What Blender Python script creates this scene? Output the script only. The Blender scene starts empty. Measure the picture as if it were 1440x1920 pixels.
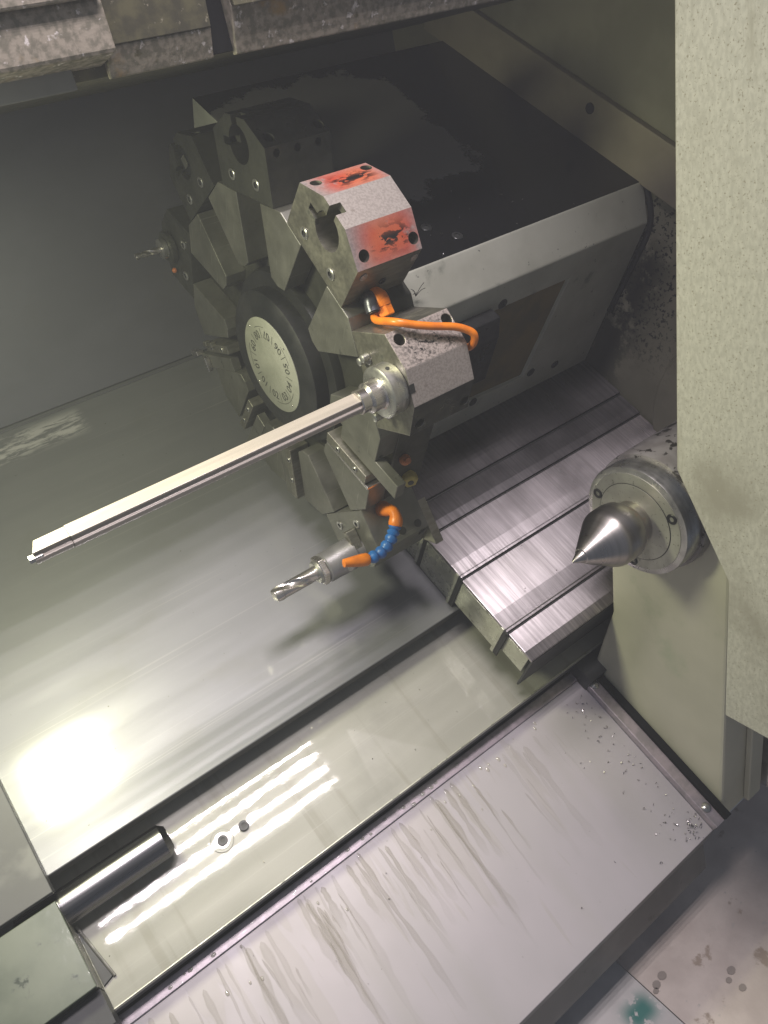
import bpy, bmesh, math, random
from mathutils import Vector, Matrix
random.seed(7)
scene = bpy.context.scene
COL = scene.collection
TH = math.radians(30)          # the bed of the machine leans 30 degrees

# ------------------------------------------------------------------ camera
BX = Vector((0.789, -0.4328, 0.4361)).normalized()      # bed axes seen by the camera (right, down, forward)
BS = Vector((-0.6009, -0.6915, 0.4009)); BS = (BS - BS.dot(BX)*BX).normalized()
BN = BX.cross(BS)
Rx = lambda a: Matrix.Rotation(a, 3, 'X')
RB = Rx(TH)
right = RB @ Vector((BX[0], BS[0], BN[0])); down = RB @ Vector((BX[1], BS[1], BN[1])); fwd = RB @ Vector((BX[2], BS[2], BN[2]))
cam_loc = RB @ Vector((-0.4285, -0.6445, 0.7506))
cd = bpy.data.cameras.new('camera'); cam = bpy.data.objects.new('camera', cd); COL.objects.link(cam)
m = Matrix((right, -down, -fwd)).transposed().to_4x4(); m.translation = cam_loc; cam.matrix_world = m
cd.sensor_fit = 'HORIZONTAL'; cd.sensor_width = 36; cd.lens = 1481.13/1440*36; cd.clip_start = 0.02; cd.clip_end = 50
scene.camera = cam

# ------------------------------------------------------------------ light of the shop
world = bpy.data.worlds.new('World'); scene.world = world; world.use_nodes = True
bg = world.node_tree.nodes['Background']; bg.inputs[0].default_value = (0.70, 0.80, 1.0, 1); bg.inputs[1].default_value = 0.15
def area(name, loc, size, size_y, energy, color, rot, spread=math.pi):
    l = bpy.data.lights.new(name, 'AREA'); l.shape = 'RECTANGLE'; l.size = size; l.size_y = size_y
    l.energy = energy; l.color = color; l.spread = spread
    o = bpy.data.objects.new(name, l); COL.objects.link(o); o.location = loc; o.rotation_euler = rot
    return o
for s in (0.206, 0.141, 0.076, 0.011):                   # four fluorescent tubes of the hall above the open door
    p = RB @ Vector((-0.143, s, 1.85))
    area('fluorescent_tube', p, 0.985, 0.013, 12.0, (1.0, 0.915, 0.925), (TH*0.5, 0, 0))
LP = RB @ Vector((-0.46, 0.02, 0.365))                    # the machine's own work lamp, upper left
area('work_lamp', LP, 0.14, 0.12, 6.2, (1.0, 1.0, 0.67), (math.radians(-13), math.radians(-19), 0))
scene.view_settings.view_transform = 'Standard'; scene.view_settings.look = 'None'
scene.view_settings.exposure = 0.0; scene.view_settings.gamma = 1.0; scene.view_settings.use_curve_mapping = False
scene.render.engine = 'CYCLES'

# ------------------------------------------------------------------ materials
class NB:
    def __init__(s, name):
        s.m = bpy.data.materials.new(name); s.m.use_nodes = True; s.t = s.m.node_tree; s.n = s.t.nodes; s.l = s.t.links
        s.p = s.n['Principled BSDF']; s.co = s.n.new('ShaderNodeTexCoord').outputs['Object']; s.sep = None
    def link(s, a, b): s.l.new(a, b)
    def mapping(s, scale, rot=(0,0,0), loc=(0,0,0)):
        k = s.n.new('ShaderNodeMapping'); k.inputs['Scale'].default_value = scale; k.inputs['Rotation'].default_value = rot; k.inputs['Location'].default_value = loc
        s.link(s.co, k.inputs[0]); return k.outputs[0]
    def noise(s, scale, detail=4, rough=0.55, dist=0.0, loc=(0,0,0)):
        if not hasattr(scale, '__len__'): scale = (scale,)*3
        k = s.n.new('ShaderNodeTexNoise'); k.inputs['Scale'].default_value = 1; k.inputs['Detail'].default_value = detail
        k.inputs['Roughness'].default_value = rough; k.inputs['Distortion'].default_value = dist
        s.link(s.mapping(scale, loc=loc), k.inputs['Vector']); return k.outputs[0]
    def ramp(s, v, lo, hi, a=0.0, b=1.0):
        k = s.n.new('ShaderNodeMapRange'); k.interpolation_type = 'SMOOTHSTEP'; s.link(v, k.inputs[0])
        for i, q in zip((1,2,3,4), (lo,hi,a,b)): k.inputs[i].default_value = q
        return k.outputs[0]
    def math(s, op, a, b):
        k = s.n.new('ShaderNodeMath'); k.operation = op
        for i, q in enumerate((a,b)):
            if isinstance(q, (int,float)): k.inputs[i].default_value = q
            else: s.link(q, k.inputs[i])
        return k.outputs[0]
    def axis(s, i):
        if s.sep is None:
            s.sep = s.n.new('ShaderNodeSeparateXYZ'); s.link(s.co, s.sep.inputs[0])
        return s.sep.outputs[i]
    def box(s, c, h, soft):
        r = None
        for i in range(3):
            if h[i] is None: continue
            d = s.math('ABSOLUTE', s.math('SUBTRACT', s.axis(i), c[i]), 0)
            q = s.ramp(d, h[i]-soft, h[i]+soft, 1, 0)
            r = q if r is None else s.math('MULTIPLY', r, q)
        return r
    def mix(s, f, a, b):
        k = s.n.new('ShaderNodeMix'); k.data_type = 'RGBA'
        if isinstance(f, (int,float)): k.inputs[0].default_value = f
        else: s.link(f, k.inputs[0])
        for i, q in ((6,a),(7,b)):
            if isinstance(q, tuple): k.inputs[i].default_value = (*q[:3], 1)
            else: s.link(q, k.inputs[i])
        return k.outputs[2]
    def mixf(s, f, a, b):
        k = s.n.new('ShaderNodeMix')
        s.link(f, k.inputs[0])
        for i, q in ((2,a),(3,b)):
            if isinstance(q, (int,float)): k.inputs[i].default_value = q
            else: s.link(q, k.inputs[i])
        return k.outputs[0]
    def bump(s, h, strength, dist=0.001, normal=None):
        k = s.n.new('ShaderNodeBump'); k.inputs['Strength'].default_value = strength; k.inputs['Distance'].default_value = dist
        s.link(h, k.inputs['Height'])
        if normal: s.link(normal, k.inputs['Normal'])
        return k.outputs[0]

def mat(name, col, met=0.0, rough=0.5, col2=None, vscale=20, vdet=4, var=(0.35,0.65), layers=(), bump=None, rvar=None, coat=None, bump2=None, spec=0.5):
    """layers: (noise scale, lo, hi, colour, rough, metallic, box or None)"""
    b = NB(name); p = b.p
    c = col; r = rough; mt = met
    if col2: c = b.mix(b.ramp(b.noise(vscale, vdet), *var), col, col2)
    if rvar: r = b.ramp(b.noise(rvar[0], 5), 0.3, 0.7, rvar[1], rvar[2])
    for L in layers:
        k = b.ramp(b.noise(L[0], 6, 0.62, 0.0, (3.7,1.3,5.1)), L[1], L[2])
        if len(L) > 6 and L[6]: k = b.math('MULTIPLY', k, b.box(*L[6]))
        c = b.mix(k, c, L[3])
        if L[4] is not None: r = b.mixf(k, r, L[4])
        if L[5] is not None: mt = b.mixf(k, mt, L[5])
    for q, i in ((c,'Base Color'),(r,'Roughness'),(mt,'Metallic')):
        if isinstance(q, (int,float)): p.inputs[i].default_value = q
        elif isinstance(q, tuple): p.inputs[i].default_value = (*q, 1)
        else: b.link(q, p.inputs[i])
    p.inputs['Specular IOR Level'].default_value = spec
    nn = None
    if bump: nn = b.bump(b.noise(bump[0], 4), bump[1], bump[2])
    if bump2: nn = b.bump(b.noise(bump2[0], 3), bump2[1], bump2[2], nn)
    if nn: b.link(nn, p.inputs['Normal'])
    if coat:
        p.inputs['Coat Weight'].default_value = coat[0]; p.inputs['Coat Roughness'].default_value = coat[1]
        if len(coat) > 2: b.link(b.bump(b.noise(coat[2], 3, 0.5, 0.6), coat[3], coat[4]), p.inputs['Coat Normal'])
    return b.m

M = {}
M['steel'] = mat('machined_steel', (0.30,0.285,0.24), 0.85, 0.42, (0.23,0.22,0.185), (60,200,200), bump=((400,60,60),0.08,0.0004), rvar=(40,0.34,0.52), layers=((35,0.60,0.72,(0.08,0.08,0.07),0.5,0.4),))
M['disc'] = mat('blackened_disc_steel', (0.075,0.075,0.064), 0.6, 0.48, (0.042,0.043,0.038), 30, rvar=(30,0.4,0.62), bump=(300,0.06,0.0004))
M['wedge'] = mat('turret_wedge_steel', (0.205,0.20,0.178), 0.7, 0.42, (0.16,0.157,0.138), 25, rvar=(30,0.38,0.55), bump=((120,500,120),0.05,0.0004), layers=((50,0.63,0.72,(0.05,0.05,0.045),0.5,0.3),(9,0.48,0.72,(0.11,0.108,0.09),0.34,0.6),((4,300,14),0.62,0.70,(0.30,0.295,0.26),0.4,0.8)))
M['hub'] = mat('black_hub_paint', (0.012,0.013,0.013), 0.2, 0.42, (0.024,0.024,0.024), 20, rvar=(25,0.3,0.55))
M['dial'] = mat('dial_plate', (0.31,0.31,0.265), 0.15, 0.5, (0.26,0.262,0.22), 30, layers=((60,0.62,0.70,(0.22,0.22,0.18),0.5,0.1),))
M['gapshade'] = mat('shaded_gap', (0.012,0.012,0.013), 0, 0.95, spec=0.1)  # near-black colour standing in for the shade inside gaps
M['ink'] = mat('black_ink', (0.02,0.02,0.02), 0, 0.5)
M['faded'] = mat('faded_dial_print', (0.045,0.045,0.04), 0, 0.5, (0.12,0.12,0.10), 60, 3, (0.5,0.7))
M['bright'] = mat('bright_steel', (0.62,0.58,0.56), 0.95, 0.26, (0.50,0.47,0.46), (8,200,200), rvar=((10,150,150),0.18,0.34), bump=((20,600,600),0.05,0.0003))
M['barsteel'] = mat('pale_ground_bar_steel', (0.37,0.325,0.295), 0.12, 0.5, (0.31,0.275,0.25), (5,160,160), rvar=((6,120,120),0.28,0.42))
M['flange'] = mat('ground_flange_steel', (0.50,0.49,0.47), 0.9, 0.33, (0.38,0.37,0.36), (200,50,50), rvar=(80,0.25,0.42))
M['dark'] = mat('oily_dark_steel', (0.05,0.05,0.052), 0.5, 0.4, (0.025,0.025,0.028), 40, rvar=(40,0.25,0.5))
M['socket'] = mat('black_oxide_screw', (0.03,0.03,0.03), 0.6, 0.4)
M['silver'] = mat('sandy_silver_face', (0.33,0.295,0.27), 0.35, 0.55, (0.26,0.23,0.21), 420, 3, (0.4,0.62), bump=(500,0.25,0.0005), layers=((120,0.62,0.70,(0.20,0.17,0.15),0.6,0.2),))
def red_mat(name, tc):
    b = NB(name); p = b.p
    base = b.mix(b.ramp(b.noise(300,3),0.4,0.62), (0.33,0.27,0.26), (0.24,0.21,0.20))
    n1 = b.noise(18, 5)
    red = b.math('MULTIPLY', b.ramp(b.math('ADD', b.noise(45, 5), b.math('MULTIPLY', n1, 0.6)), 0.56, 0.74), b.box((0.048,0.293,tc),(0.033,None,0.022),0.018))
    c = b.mix(red, base, b.mix(b.ramp(n1,0.4,0.65), (0.46,0.06,0.03), (0.52,0.13,0.06)))
    blk = b.math('MULTIPLY', b.ramp(b.noise((55,130,130), 8, 0.68, 0.35, (1.2,4.4,tc*90)), 0.50, 0.515), b.box((0.049,0.293,tc+0.001),(0.024,None,0.009),0.009))
    c = b.mix(blk, c, (0.012,0.012,0.014))
    b.link(c, p.inputs['Base Color']); b.link(b.mixf(blk, 0.48, 0.3), p.inputs['Roughness']); p.inputs['Metallic'].default_value = 0.15
    b.link(b.bump(b.math('SUBTRACT', b.noise(400,3), b.math('MULTIPLY', blk, 0.6)), 0.25, 0.0005), p.inputs['Normal'])
    return b.m
M['red_up'] = red_mat('worn_red_paint_face', -0.038)
M['red_low'] = red_mat('worn_red_paint_flank', 0.038)
def flake_mat():
    b = NB('silver_face_with_black_flakes'); p = b.p
    base = b.mix(b.ramp(b.noise(350,3),0.4,0.62), (0.36,0.31,0.285), (0.20,0.175,0.16))
    blk = b.math('MULTIPLY', b.ramp(b.noise((130,170,170), 8, 0.75, 0.4), 0.53, 0.56), b.box((0.045,0.293,-0.036),(0.030,None,0.014),0.010))
    b.link(b.mix(blk, base, (0.015,0.013,0.012)), p.inputs['Base Color']); p.inputs['Metallic'].default_value = 0.3; p.inputs['Roughness'].default_value = 0.5
    b.link(b.bump(b.math('SUBTRACT', b.noise(500,3), blk), 0.4, 0.0006), p.inputs['Normal']); return b.m
M['flake'] = flake_mat()
M['housing'] = mat('grey_green_housing_enamel', (0.50,0.50,0.43), 0.0, 0.5, (0.40,0.40,0.335), 9, layers=((140,0.66,0.72,(0.05,0.05,0.045),0.5,0.0),(12,0.58,0.72,(0.16,0.17,0.14),0.45,0.0)), bump=(300,0.12,0.0005))
def top_mat():
    b = NB('oily_black_housing_top'); p = b.p
    k = b.ramp(b.math('ADD', b.math('MULTIPLY', b.noise((16,16,16), 8, 0.62), 0.9), b.box((0.25,0.22,0),(0.17,0.17,None),0.10)), 1.00, 1.07)
    b.link(b.mix(k, (0.005,0.005,0.006), (0.22,0.21,0.215)), p.inputs['Base Color']); b.link(b.mixf(k, 0.22, 0.6), p.inputs['Roughness'])
    b.link(b.bump(b.noise(80,4),0.1,0.001), p.inputs['Normal']); return b.m
M['htop'] = top_mat()
M['recess'] = mat('brown_stained_recess', (0.20,0.15,0.06), 0.0, 0.6, (0.12,0.10,0.05), 14)
def cover_mat(name, lo, hi):
    b = NB(name); p = b.p
    st = b.noise((170, 5, 1), 5, 0.7); fine = b.noise((700, 8, 1), 3, 0.6); big = b.noise((7, 9, 3), 3)
    b.link(b.mix(b.ramp(st, 0.35, 0.7), lo, hi), p.inputs['Base Color'])
    b.link(b.math('ADD', b.ramp(st, 0.3, 0.7, 0.40, 0.30), b.ramp(big, 0.35, 0.65, -0.04, 0.05)), p.inputs['Roughness'])
    p.inputs['Metallic'].default_value = 1.0; p.inputs['Anisotropic'].default_value = 0.88
    tg = b.n.new('ShaderNodeCombineXYZ'); tg.inputs[0].default_value = 1.0; b.link(tg.outputs[0], p.inputs['Tangent'])
    b.link(b.bump(fine, 0.07, 0.0003, b.bump(st, 0.10, 0.0005)), p.inputs['Normal']); return b.m
M['cover'] = cover_mat('brushed_cover_steel', (0.24,0.22,0.23), (0.52,0.48,0.505))
M['shadecover'] = cover_mat('shaded_cover_steel', (0.07,0.066,0.07), (0.17,0.16,0.17))  # darker copy of the cover steel, light falloff put into its colour
M['coverend'] = mat('bent_cover_end_steel', (0.50,0.50,0.42), 0.45, 0.36, (0.40,0.40,0.33), 60, rvar=(70,0.22,0.42), bump=(90,0.12,0.0008), layers=((40,0.62,0.7,(0.2,0.2,0.16),0.4,0.6),))
M['rubber'] = mat('black_wiper_rubber', (0.018,0.018,0.02), 0, 0.6)
def plate_mat(name, c1, c2, met, rl, rh, wet, streak):
    b = NB(name); p = b.p
    n = b.noise((2.5, 22, 3), 3, 0.5); g = b.noise(4, 3); sc = b.noise((6, 420, 6), 3)
    c = b.mix(b.ramp(b.math('ADD', b.math('MULTIPLY', n, 0.5), b.math('MULTIPLY', g, 0.5)), 0.38, 0.62), c1, c2)
    r = b.ramp(n, 0.3, 0.7, rl, rh)
    if streak:                                       # runs of dried coolant down the slope
        k = b.ramp(b.noise((38, 2.2, 1), 4, 0.55, 0.35), 0.52, 0.66)
        k = b.math('MULTIPLY', k, 0.45); c = b.mix(k, c, (0.20,0.19,0.15))
    ln = b.ramp(b.noise((1.2, 260, 2), 4, 0.65, 0.0, (5.0,2.0,1.0)), 0.60, 0.75); c = b.mix(b.math('MULTIPLY', ln, 0.30), c, (0.48,0.47,0.44))
    st = b.ramp(b.noise((5, 9, 4), 6, 0.6, 0.4, (9.0,4.0,2.0)), 0.52, 0.72); c = b.mix(b.math('MULTIPLY', st, 0.30), c, (0.15,0.148,0.13))
    spots = b.ramp(b.noise(160, 2), 0.76, 0.80); c = b.mix(spots, c, (0.08,0.075,0.06))
    b.link(c, p.inputs['Base Color']); b.link(r, p.inputs['Roughness']); p.inputs['Metallic'].default_value = met
    nb = b.bump(b.noise((3,4,3), 1), 0.03, 0.004); nb = b.bump(sc, 0.04, 0.0003, nb); b.link(nb, p.inputs['Normal'])
    if wet:
        p.inputs['Coat Weight'].default_value = wet; p.inputs['Coat Roughness'].default_value = 0.03
        w = b.bump(b.noise((14, 22, 8), 2, 0.5, 0.8), 0.045, 0.0016); w = b.bump(b.noise((90,120,100), 2), 0.030, 0.0004, w); b.link(w, p.inputs['Coat Normal'])
    return b
pm = plate_mat('upper_way_cover_sheet', (0.212,0.212,0.228), (0.18,0.18,0.194), 0.35, 0.42, 0.50, 0.0, False)
pm.p.inputs['Coat Weight'].default_value = 1.0; pm.p.inputs['Coat Roughness'].default_value = 0.12
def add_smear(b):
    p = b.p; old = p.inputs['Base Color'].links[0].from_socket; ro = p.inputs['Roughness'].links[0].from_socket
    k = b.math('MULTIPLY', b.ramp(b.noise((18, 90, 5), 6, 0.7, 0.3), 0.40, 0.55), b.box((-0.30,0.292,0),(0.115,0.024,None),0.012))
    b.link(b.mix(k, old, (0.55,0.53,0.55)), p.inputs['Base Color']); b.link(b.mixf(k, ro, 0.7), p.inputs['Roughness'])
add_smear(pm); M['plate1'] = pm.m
M['plate2'] = plate_mat('wet_lower_way_cover_sheet', (0.33,0.322,0.29), (0.275,0.27,0.24), 0.15, 0.5, 0.58, 1.0, True).m
def tray_mat():
    b = NB('wet_sloping_tray_sheet'); p = b.p
    g = b.noise((5,3,3), 4); c = b.mix(b.ramp(g,0.35,0.65), (0.44,0.405,0.435), (0.385,0.36,0.38))
    c = b.mix(b.math('MULTIPLY', b.ramp(b.noise((14,1.6,2), 3, 0.5), 0.45, 0.70), 0.45), c, (0.35,0.335,0.32))      # old dried runs
    up = b.ramp(b.axis(1), -0.70, -0.515); left = b.ramp(b.axis(0), 0.16, -0.10)                           # fresh liquid drips from the upper edge
    f = b.noise((34, 4.2, 1), 2, 0.45, 0.55); f2 = b.noise((70, 7, 1), 2, 0.45, 0.8, (3.0,1.0,0.0))
    th = b.math('MULTIPLY', b.math('MULTIPLY', up, left), 0.17)
    k = b.ramp(b.math('ADD', f, th), 0.665, 0.70); k2 = b.ramp(b.math('ADD', f2, th), 0.72, 0.75)
    film = b.math('MAXIMUM', k, b.math('MULTIPLY', k2, 0.8))
    c = b.mix(b.math('MULTIPLY', film, 0.16), c, (0.33,0.30,0.235))
    c = b.mix(b.ramp(b.noise(220,2),0.78,0.81), c, (0.10,0.09,0.08))
    b.link(c, p.inputs['Base Color']); p.inputs['Metallic'].default_value = 0.20
    b.link(b.ramp(b.noise(10,4),0.3,0.7,0.44,0.54), p.inputs['Roughness'])
    b.link(b.math('MULTIPLY', film, 0.5), p.inputs['Coat Weight']); p.inputs['Coat Roughness'].default_value = 0.10
    nb = b.bump(film, 0.06, 0.0012); nb = b.bump(b.noise((4,4,4),2), 0.06, 0.004, nb); b.link(nb, p.inputs['Normal']); b.link(nb, p.inputs['Coat Normal'])
    return b.m
M['tray'] = tray_mat()
M['lip'] = mat('stained_tray_lip', (0.40,0.34,0.38), 0.4, 0.35, (0.28,0.25,0.27), 60, coat=(0.8,0.06,(60,90,40),0.4,0.001))
M['greypaint'] = mat('dull_grey_sheet', (0.17,0.17,0.17), 0.3, 0.45, (0.12,0.12,0.12), 12, layers=((30,0.62,0.70,(0.07,0.07,0.07),0.4,0.2),))
M['guard'] = mat('dark_grey_guard', (0.085,0.085,0.085), 0.1, 0.5, (0.065,0.065,0.065), 8, layers=((14,0.55,0.7,(0.075,0.075,0.07),0.4,0.1),))
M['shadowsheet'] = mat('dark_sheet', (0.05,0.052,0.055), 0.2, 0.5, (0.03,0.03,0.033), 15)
M['wall'] = mat('dark_enclosure_paint', (0.15,0.147,0.178), 0.2, 0.42, (0.12,0.118,0.143), (3,3,6), layers=((6,0.55,0.75,(0.11,0.107,0.12),0.5,0.05),), bump=((2,60,60),0.05,0.001))
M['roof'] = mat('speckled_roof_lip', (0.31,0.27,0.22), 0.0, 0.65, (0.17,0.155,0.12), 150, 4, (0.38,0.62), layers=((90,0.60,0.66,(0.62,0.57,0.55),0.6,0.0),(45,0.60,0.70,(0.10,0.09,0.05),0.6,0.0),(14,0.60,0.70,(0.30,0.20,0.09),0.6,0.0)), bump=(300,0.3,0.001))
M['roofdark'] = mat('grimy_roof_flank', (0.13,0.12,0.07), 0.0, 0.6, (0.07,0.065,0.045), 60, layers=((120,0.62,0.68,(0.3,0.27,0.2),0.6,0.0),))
M['panel'] = mat('speckled_cream_panel', (0.47,0.46,0.39), 0.0, 0.55, (0.39,0.38,0.32), (260,260,120), 5, (0.36,0.64), layers=((430,0.57,0.67,(0.25,0.23,0.17),0.6,0.0),(7,0.48,0.72,(0.29,0.275,0.22),0.6,0.0),((30,30,4),0.56,0.72,(0.33,0.315,0.25),0.6,0.0),(420,0.70,0.74,(0.05,0.045,0.035),0.6,0.0),(180,0.68,0.74,(0.58,0.57,0.50),0.5,0.0),(110,0.74,0.77,(0.10,0.085,0.06),0.6,0.0)), bump=((320,320,150),0.18,0.001))
M['cream'] = mat('cream_casting_enamel', (0.52,0.50,0.40), 0.0, 0.42, (0.46,0.445,0.35), 7, layers=((9,0.56,0.74,(0.38,0.40,0.29),0.4,0.0),(260,0.74,0.78,(0.12,0.10,0.07),0.5,0.0)), bump=(30,0.05,0.001))
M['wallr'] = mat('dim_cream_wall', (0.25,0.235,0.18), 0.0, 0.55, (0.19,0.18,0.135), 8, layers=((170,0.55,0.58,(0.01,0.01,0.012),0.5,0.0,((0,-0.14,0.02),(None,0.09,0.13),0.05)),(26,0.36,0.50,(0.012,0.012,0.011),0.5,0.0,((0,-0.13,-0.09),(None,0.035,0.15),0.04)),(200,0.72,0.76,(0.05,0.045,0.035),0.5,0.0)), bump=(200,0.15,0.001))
M['strip'] = mat('brownish_cream_strip', (0.30,0.26,0.20), 0.0, 0.55, (0.24,0.21,0.16), 10, layers=((200,0.70,0.75,(0.05,0.045,0.035),0.5,0.0),))
M['quill'] = mat('flaking_grey_quill_paint', (0.32,0.30,0.29), 0.2, 0.45, (0.24,0.22,0.21), 40, layers=((55,0.56,0.60,(0.04,0.035,0.03),0.4,0.2),), bump=(120,0.3,0.001))
M['quillface'] = mat('speckled_tailstock_cap', (0.35,0.345,0.295), 0.45, 0.42, (0.29,0.285,0.24), 30, layers=((190,0.60,0.66,(0.15,0.15,0.12),0.5,0.2),), rvar=(60,0.35,0.5))
M['cone'] = mat('turned_cone_steel', (0.44,0.41,0.395), 1.0, 0.32, (0.38,0.355,0.34), (260,6,6), rvar=((30,8,8),0.26,0.36), layers=((14,0.60,0.72,(0.42,0.26,0.18),0.35,0.9,((0.215,0,0),(0.03,None,None),0.02)),))
M['stub'] = mat('dark_polished_bar', (0.22,0.215,0.225), 1.0, 0.30, (0.17,0.165,0.175), (6,200,200), rvar=((6,120,120),0.22,0.36))
M['chuck'] = mat('grey_chuck_steel', (0.34,0.33,0.34), 0.7, 0.38, (0.28,0.27,0.28), 60)
M['orange'] = mat('orange_plastic', (0.76,0.21,0.012), 0, 0.38, (0.62,0.16,0.015), 60, bump=(200,0.05,0.0005))
M['oldorange'] = mat('dull_orange_plastic', (0.48,0.14,0.03), 0, 0.5, (0.35,0.10,0.03), 120)
M['yellow'] = mat('dull_yellow_plastic', (0.42,0.34,0.08), 0, 0.5, (0.34,0.27,0.07), 120)
M['blue'] = mat('blue_plastic', (0.015,0.13,0.42), 0, 0.38, (0.02,0.10,0.34), 60)
M['pipe'] = mat('dark_grey_pipe', (0.09,0.09,0.11), 0.6, 0.35)
M['floor'] = mat('grimy_floor_paint', (0.62,0.54,0.49), 0.0, 0.6, (0.48,0.41,0.37), 9, 6, layers=((22,0.60,0.66,(0.34,0.27,0.22),0.5,0.0),(70,0.66,0.72,(0.45,0.41,0.38),0.5,0.0)), bump=(40,0.3,0.003))
M['floorb'] = mat('floor_paint_with_teal_patch', (0.58,0.55,0.54), 0.0, 0.5, (0.48,0.46,0.45), 14, layers=((42,0.40,0.44,(0.06,0.19,0.17),0.3,0.0,((0.060,-0.508,0),(0.024,0.018,None),0.014)),))
M['spot'] = mat('dark_floor_stain', (0.27,0.23,0.205), 0, 0.6)
M['water'] = mat('coolant_drop', (0.40,0.37,0.35), 0.0, 0.08, coat=(1.0,0.03))
M['chip'] = mat('curled_steel_chip', (0.50,0.47,0.47), 1.0, 0.25)

# ------------------------------------------------------------------ builders
def frame(ang):                       # ang in degrees about the machine axis, 0 = bed plane, -30 = level
    return Rx(TH + math.radians(ang))
class T:
    """a thing: an Empty whose frame leans by ang; parts take coordinates of that leaning frame"""
    def __init__(s, name, label, cat, ang=0, base=(0,0,0), group=None):
        s.o = bpy.data.objects.new(name, None); COL.objects.link(s.o); s.o.empty_display_size = 0.02
        s.base = Vector(base); R = frame(ang); s.o.rotation_euler = (TH + math.radians(ang), 0, 0); s.o.location = R @ s.base
        s.o['label'] = label; s.o['category'] = cat
        if group: s.o['group'] = group
    def part(s, name, bm, mt, bevel=0, smooth=False, parent=None, label=None, kind=None):
        off = s.base
        me = bm if isinstance(bm, bpy.types.Mesh) else to_mesh(name, bm, mt)
        o = bpy.data.objects.new(name, me); COL.objects.link(o)
        o.parent = parent or s.o
        if not parent: o.location = -off
        fin(o, bevel, smooth)
        if label: o['label'] = label
        if kind: o['kind'] = kind
        return o
def to_mesh(name, bm, mt):
    me = bpy.data.meshes.new(name)
    bmesh.ops.recalc_face_normals(bm, faces=bm.faces); bm.to_mesh(me); bm.free()
    for q in (mt if isinstance(mt, (list,tuple)) else [mt]): me.materials.append(M[q] if isinstance(q, str) else q)
    return me
def fin(o, bevel, smooth):
    if smooth:
        for p in o.data.polygons: p.use_smooth = True
        o.data.set_sharp_from_angle(angle=math.radians(35))
    if bevel:
        b = o.modifiers.new('edge', 'BEVEL'); b.width = bevel; b.segments = 2; b.limit_method = 'ANGLE'; b.angle_limit = math.radians(28)
def single(name, bm, mt, label=None, cat=None, ang=0, bevel=0, smooth=False, kind=None, group=None):
    o = bpy.data.objects.new(name, to_mesh(name, bm, mt)); COL.objects.link(o); o.rotation_euler = (TH + math.radians(ang), 0, 0)
    fin(o, bevel, smooth)
    if label: o['label'] = label
    if cat: o['category'] = cat
    if kind: o['kind'] = kind
    if group: o['group'] = group
    return o
def prism(poly, x0, x1, bm=None):     # poly of (y,z), extruded along the machine axis
    bm = bm or bmesh.new()
    a = [bm.verts.new((x0, y, z)) for y, z in poly]; b = [bm.verts.new((x1, y, z)) for y, z in poly]
    bm.faces.new(a); bm.faces.new(b[::-1]); n = len(poly)
    for i in range(n): bm.faces.new((a[i], b[i], b[(i+1)%n], a[(i+1)%n]))
    return bm
def prism_axis(poly, axis, a0, a1, bm=None):   # poly of the two other coordinates (cyclic order)
    bm = bm or bmesh.new(); o = [(axis+1)%3, (axis+2)%3]
    def v(p, q):
        c = [0,0,0]; c[axis] = q; c[o[0]] = p[0]; c[o[1]] = p[1]; return bm.verts.new(c)
    a = [v(p, a0) for p in poly]; b = [v(p, a1) for p in poly]
    bm.faces.new(a); bm.faces.new(b[::-1]); n = len(poly)
    for i in range(n): bm.faces.new((a[i], b[i], b[(i+1)%n], a[(i+1)%n]))
    return bm
def box(x0, x1, y0, y1, z0, z1, bm=None): return prism([(y0,z0),(y1,z0),(y1,z1),(y0,z1)], x0, x1, bm)
def lathe(prof, origin, d, n=48, bm=None):     # prof: (distance along d, radius), closed at both ends
    bm = bm or bmesh.new(); d = Vector(d).normalized(); origin = Vector(origin)
    u = d.orthogonal().normalized(); w = d.cross(u)
    rings = []
    for h, r in prof:
        rings.append([bm.verts.new(origin + d*h + (u*math.cos(2*math.pi*i/n) + w*math.sin(2*math.pi*i/n))*r) for i in range(n)])
    for a, b in zip(rings, rings[1:]):
        for i in range(n): bm.faces.new((a[i], a[(i+1)%n], b[(i+1)%n], b[i]))
    bm.faces.new(rings[0][::-1]); bm.faces.new(rings[-1]); return bm
def tube(pts, r, n=14, bm=None, sub=6):
    bm = bm or bmesh.new(); P = [Vector(p) for p in pts]; Q = []
    for i in range(len(P)-1):                  # Catmull-Rom through the points
        p0 = P[max(i-1,0)]; p1 = P[i]; p2 = P[i+1]; p3 = P[min(i+2,len(P)-1)]
        for k in range(sub):
            t = k/sub; Q.append(0.5*((2*p1)+(p2-p0)*t+(2*p0-5*p1+4*p2-p3)*t*t+(3*p1-p0-3*p2+p3)*t**3))
    Q.append(P[-1]); rings = []; u = None
    for i, q in enumerate(Q):
        d = (Q[min(i+1,len(Q)-1)] - Q[max(i-1,0)]).normalized()
        u = d.orthogonal().normalized() if u is None else (u - u.dot(d)*d).normalized(); w = d.cross(u)
        rr = r(i/(len(Q)-1)) if callable(r) else r
        rings.append([bm.verts.new(q + (u*math.cos(2*math.pi*k/n) + w*math.sin(2*math.pi*k/n))*rr) for k in range(n)])
    for a, b in zip(rings, rings[1:]):
        for i in range(n): bm.faces.new((a[i], a[(i+1)%n], b[(i+1)%n], b[i]))
    bm.faces.new(rings[0][::-1]); bm.faces.new(rings[-1]); return bm
def ball(c, r, sq=(1,1,1), bm=None, n=10):
    bm = bm or bmesh.new(); mm = Matrix.Translation(c) @ Matrix.Diagonal((*sq,1)); bmesh.ops.create_uvsphere(bm, u_segments=n, v_segments=max(6,n//2+2), radius=r, matrix=mm); return bm
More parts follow.
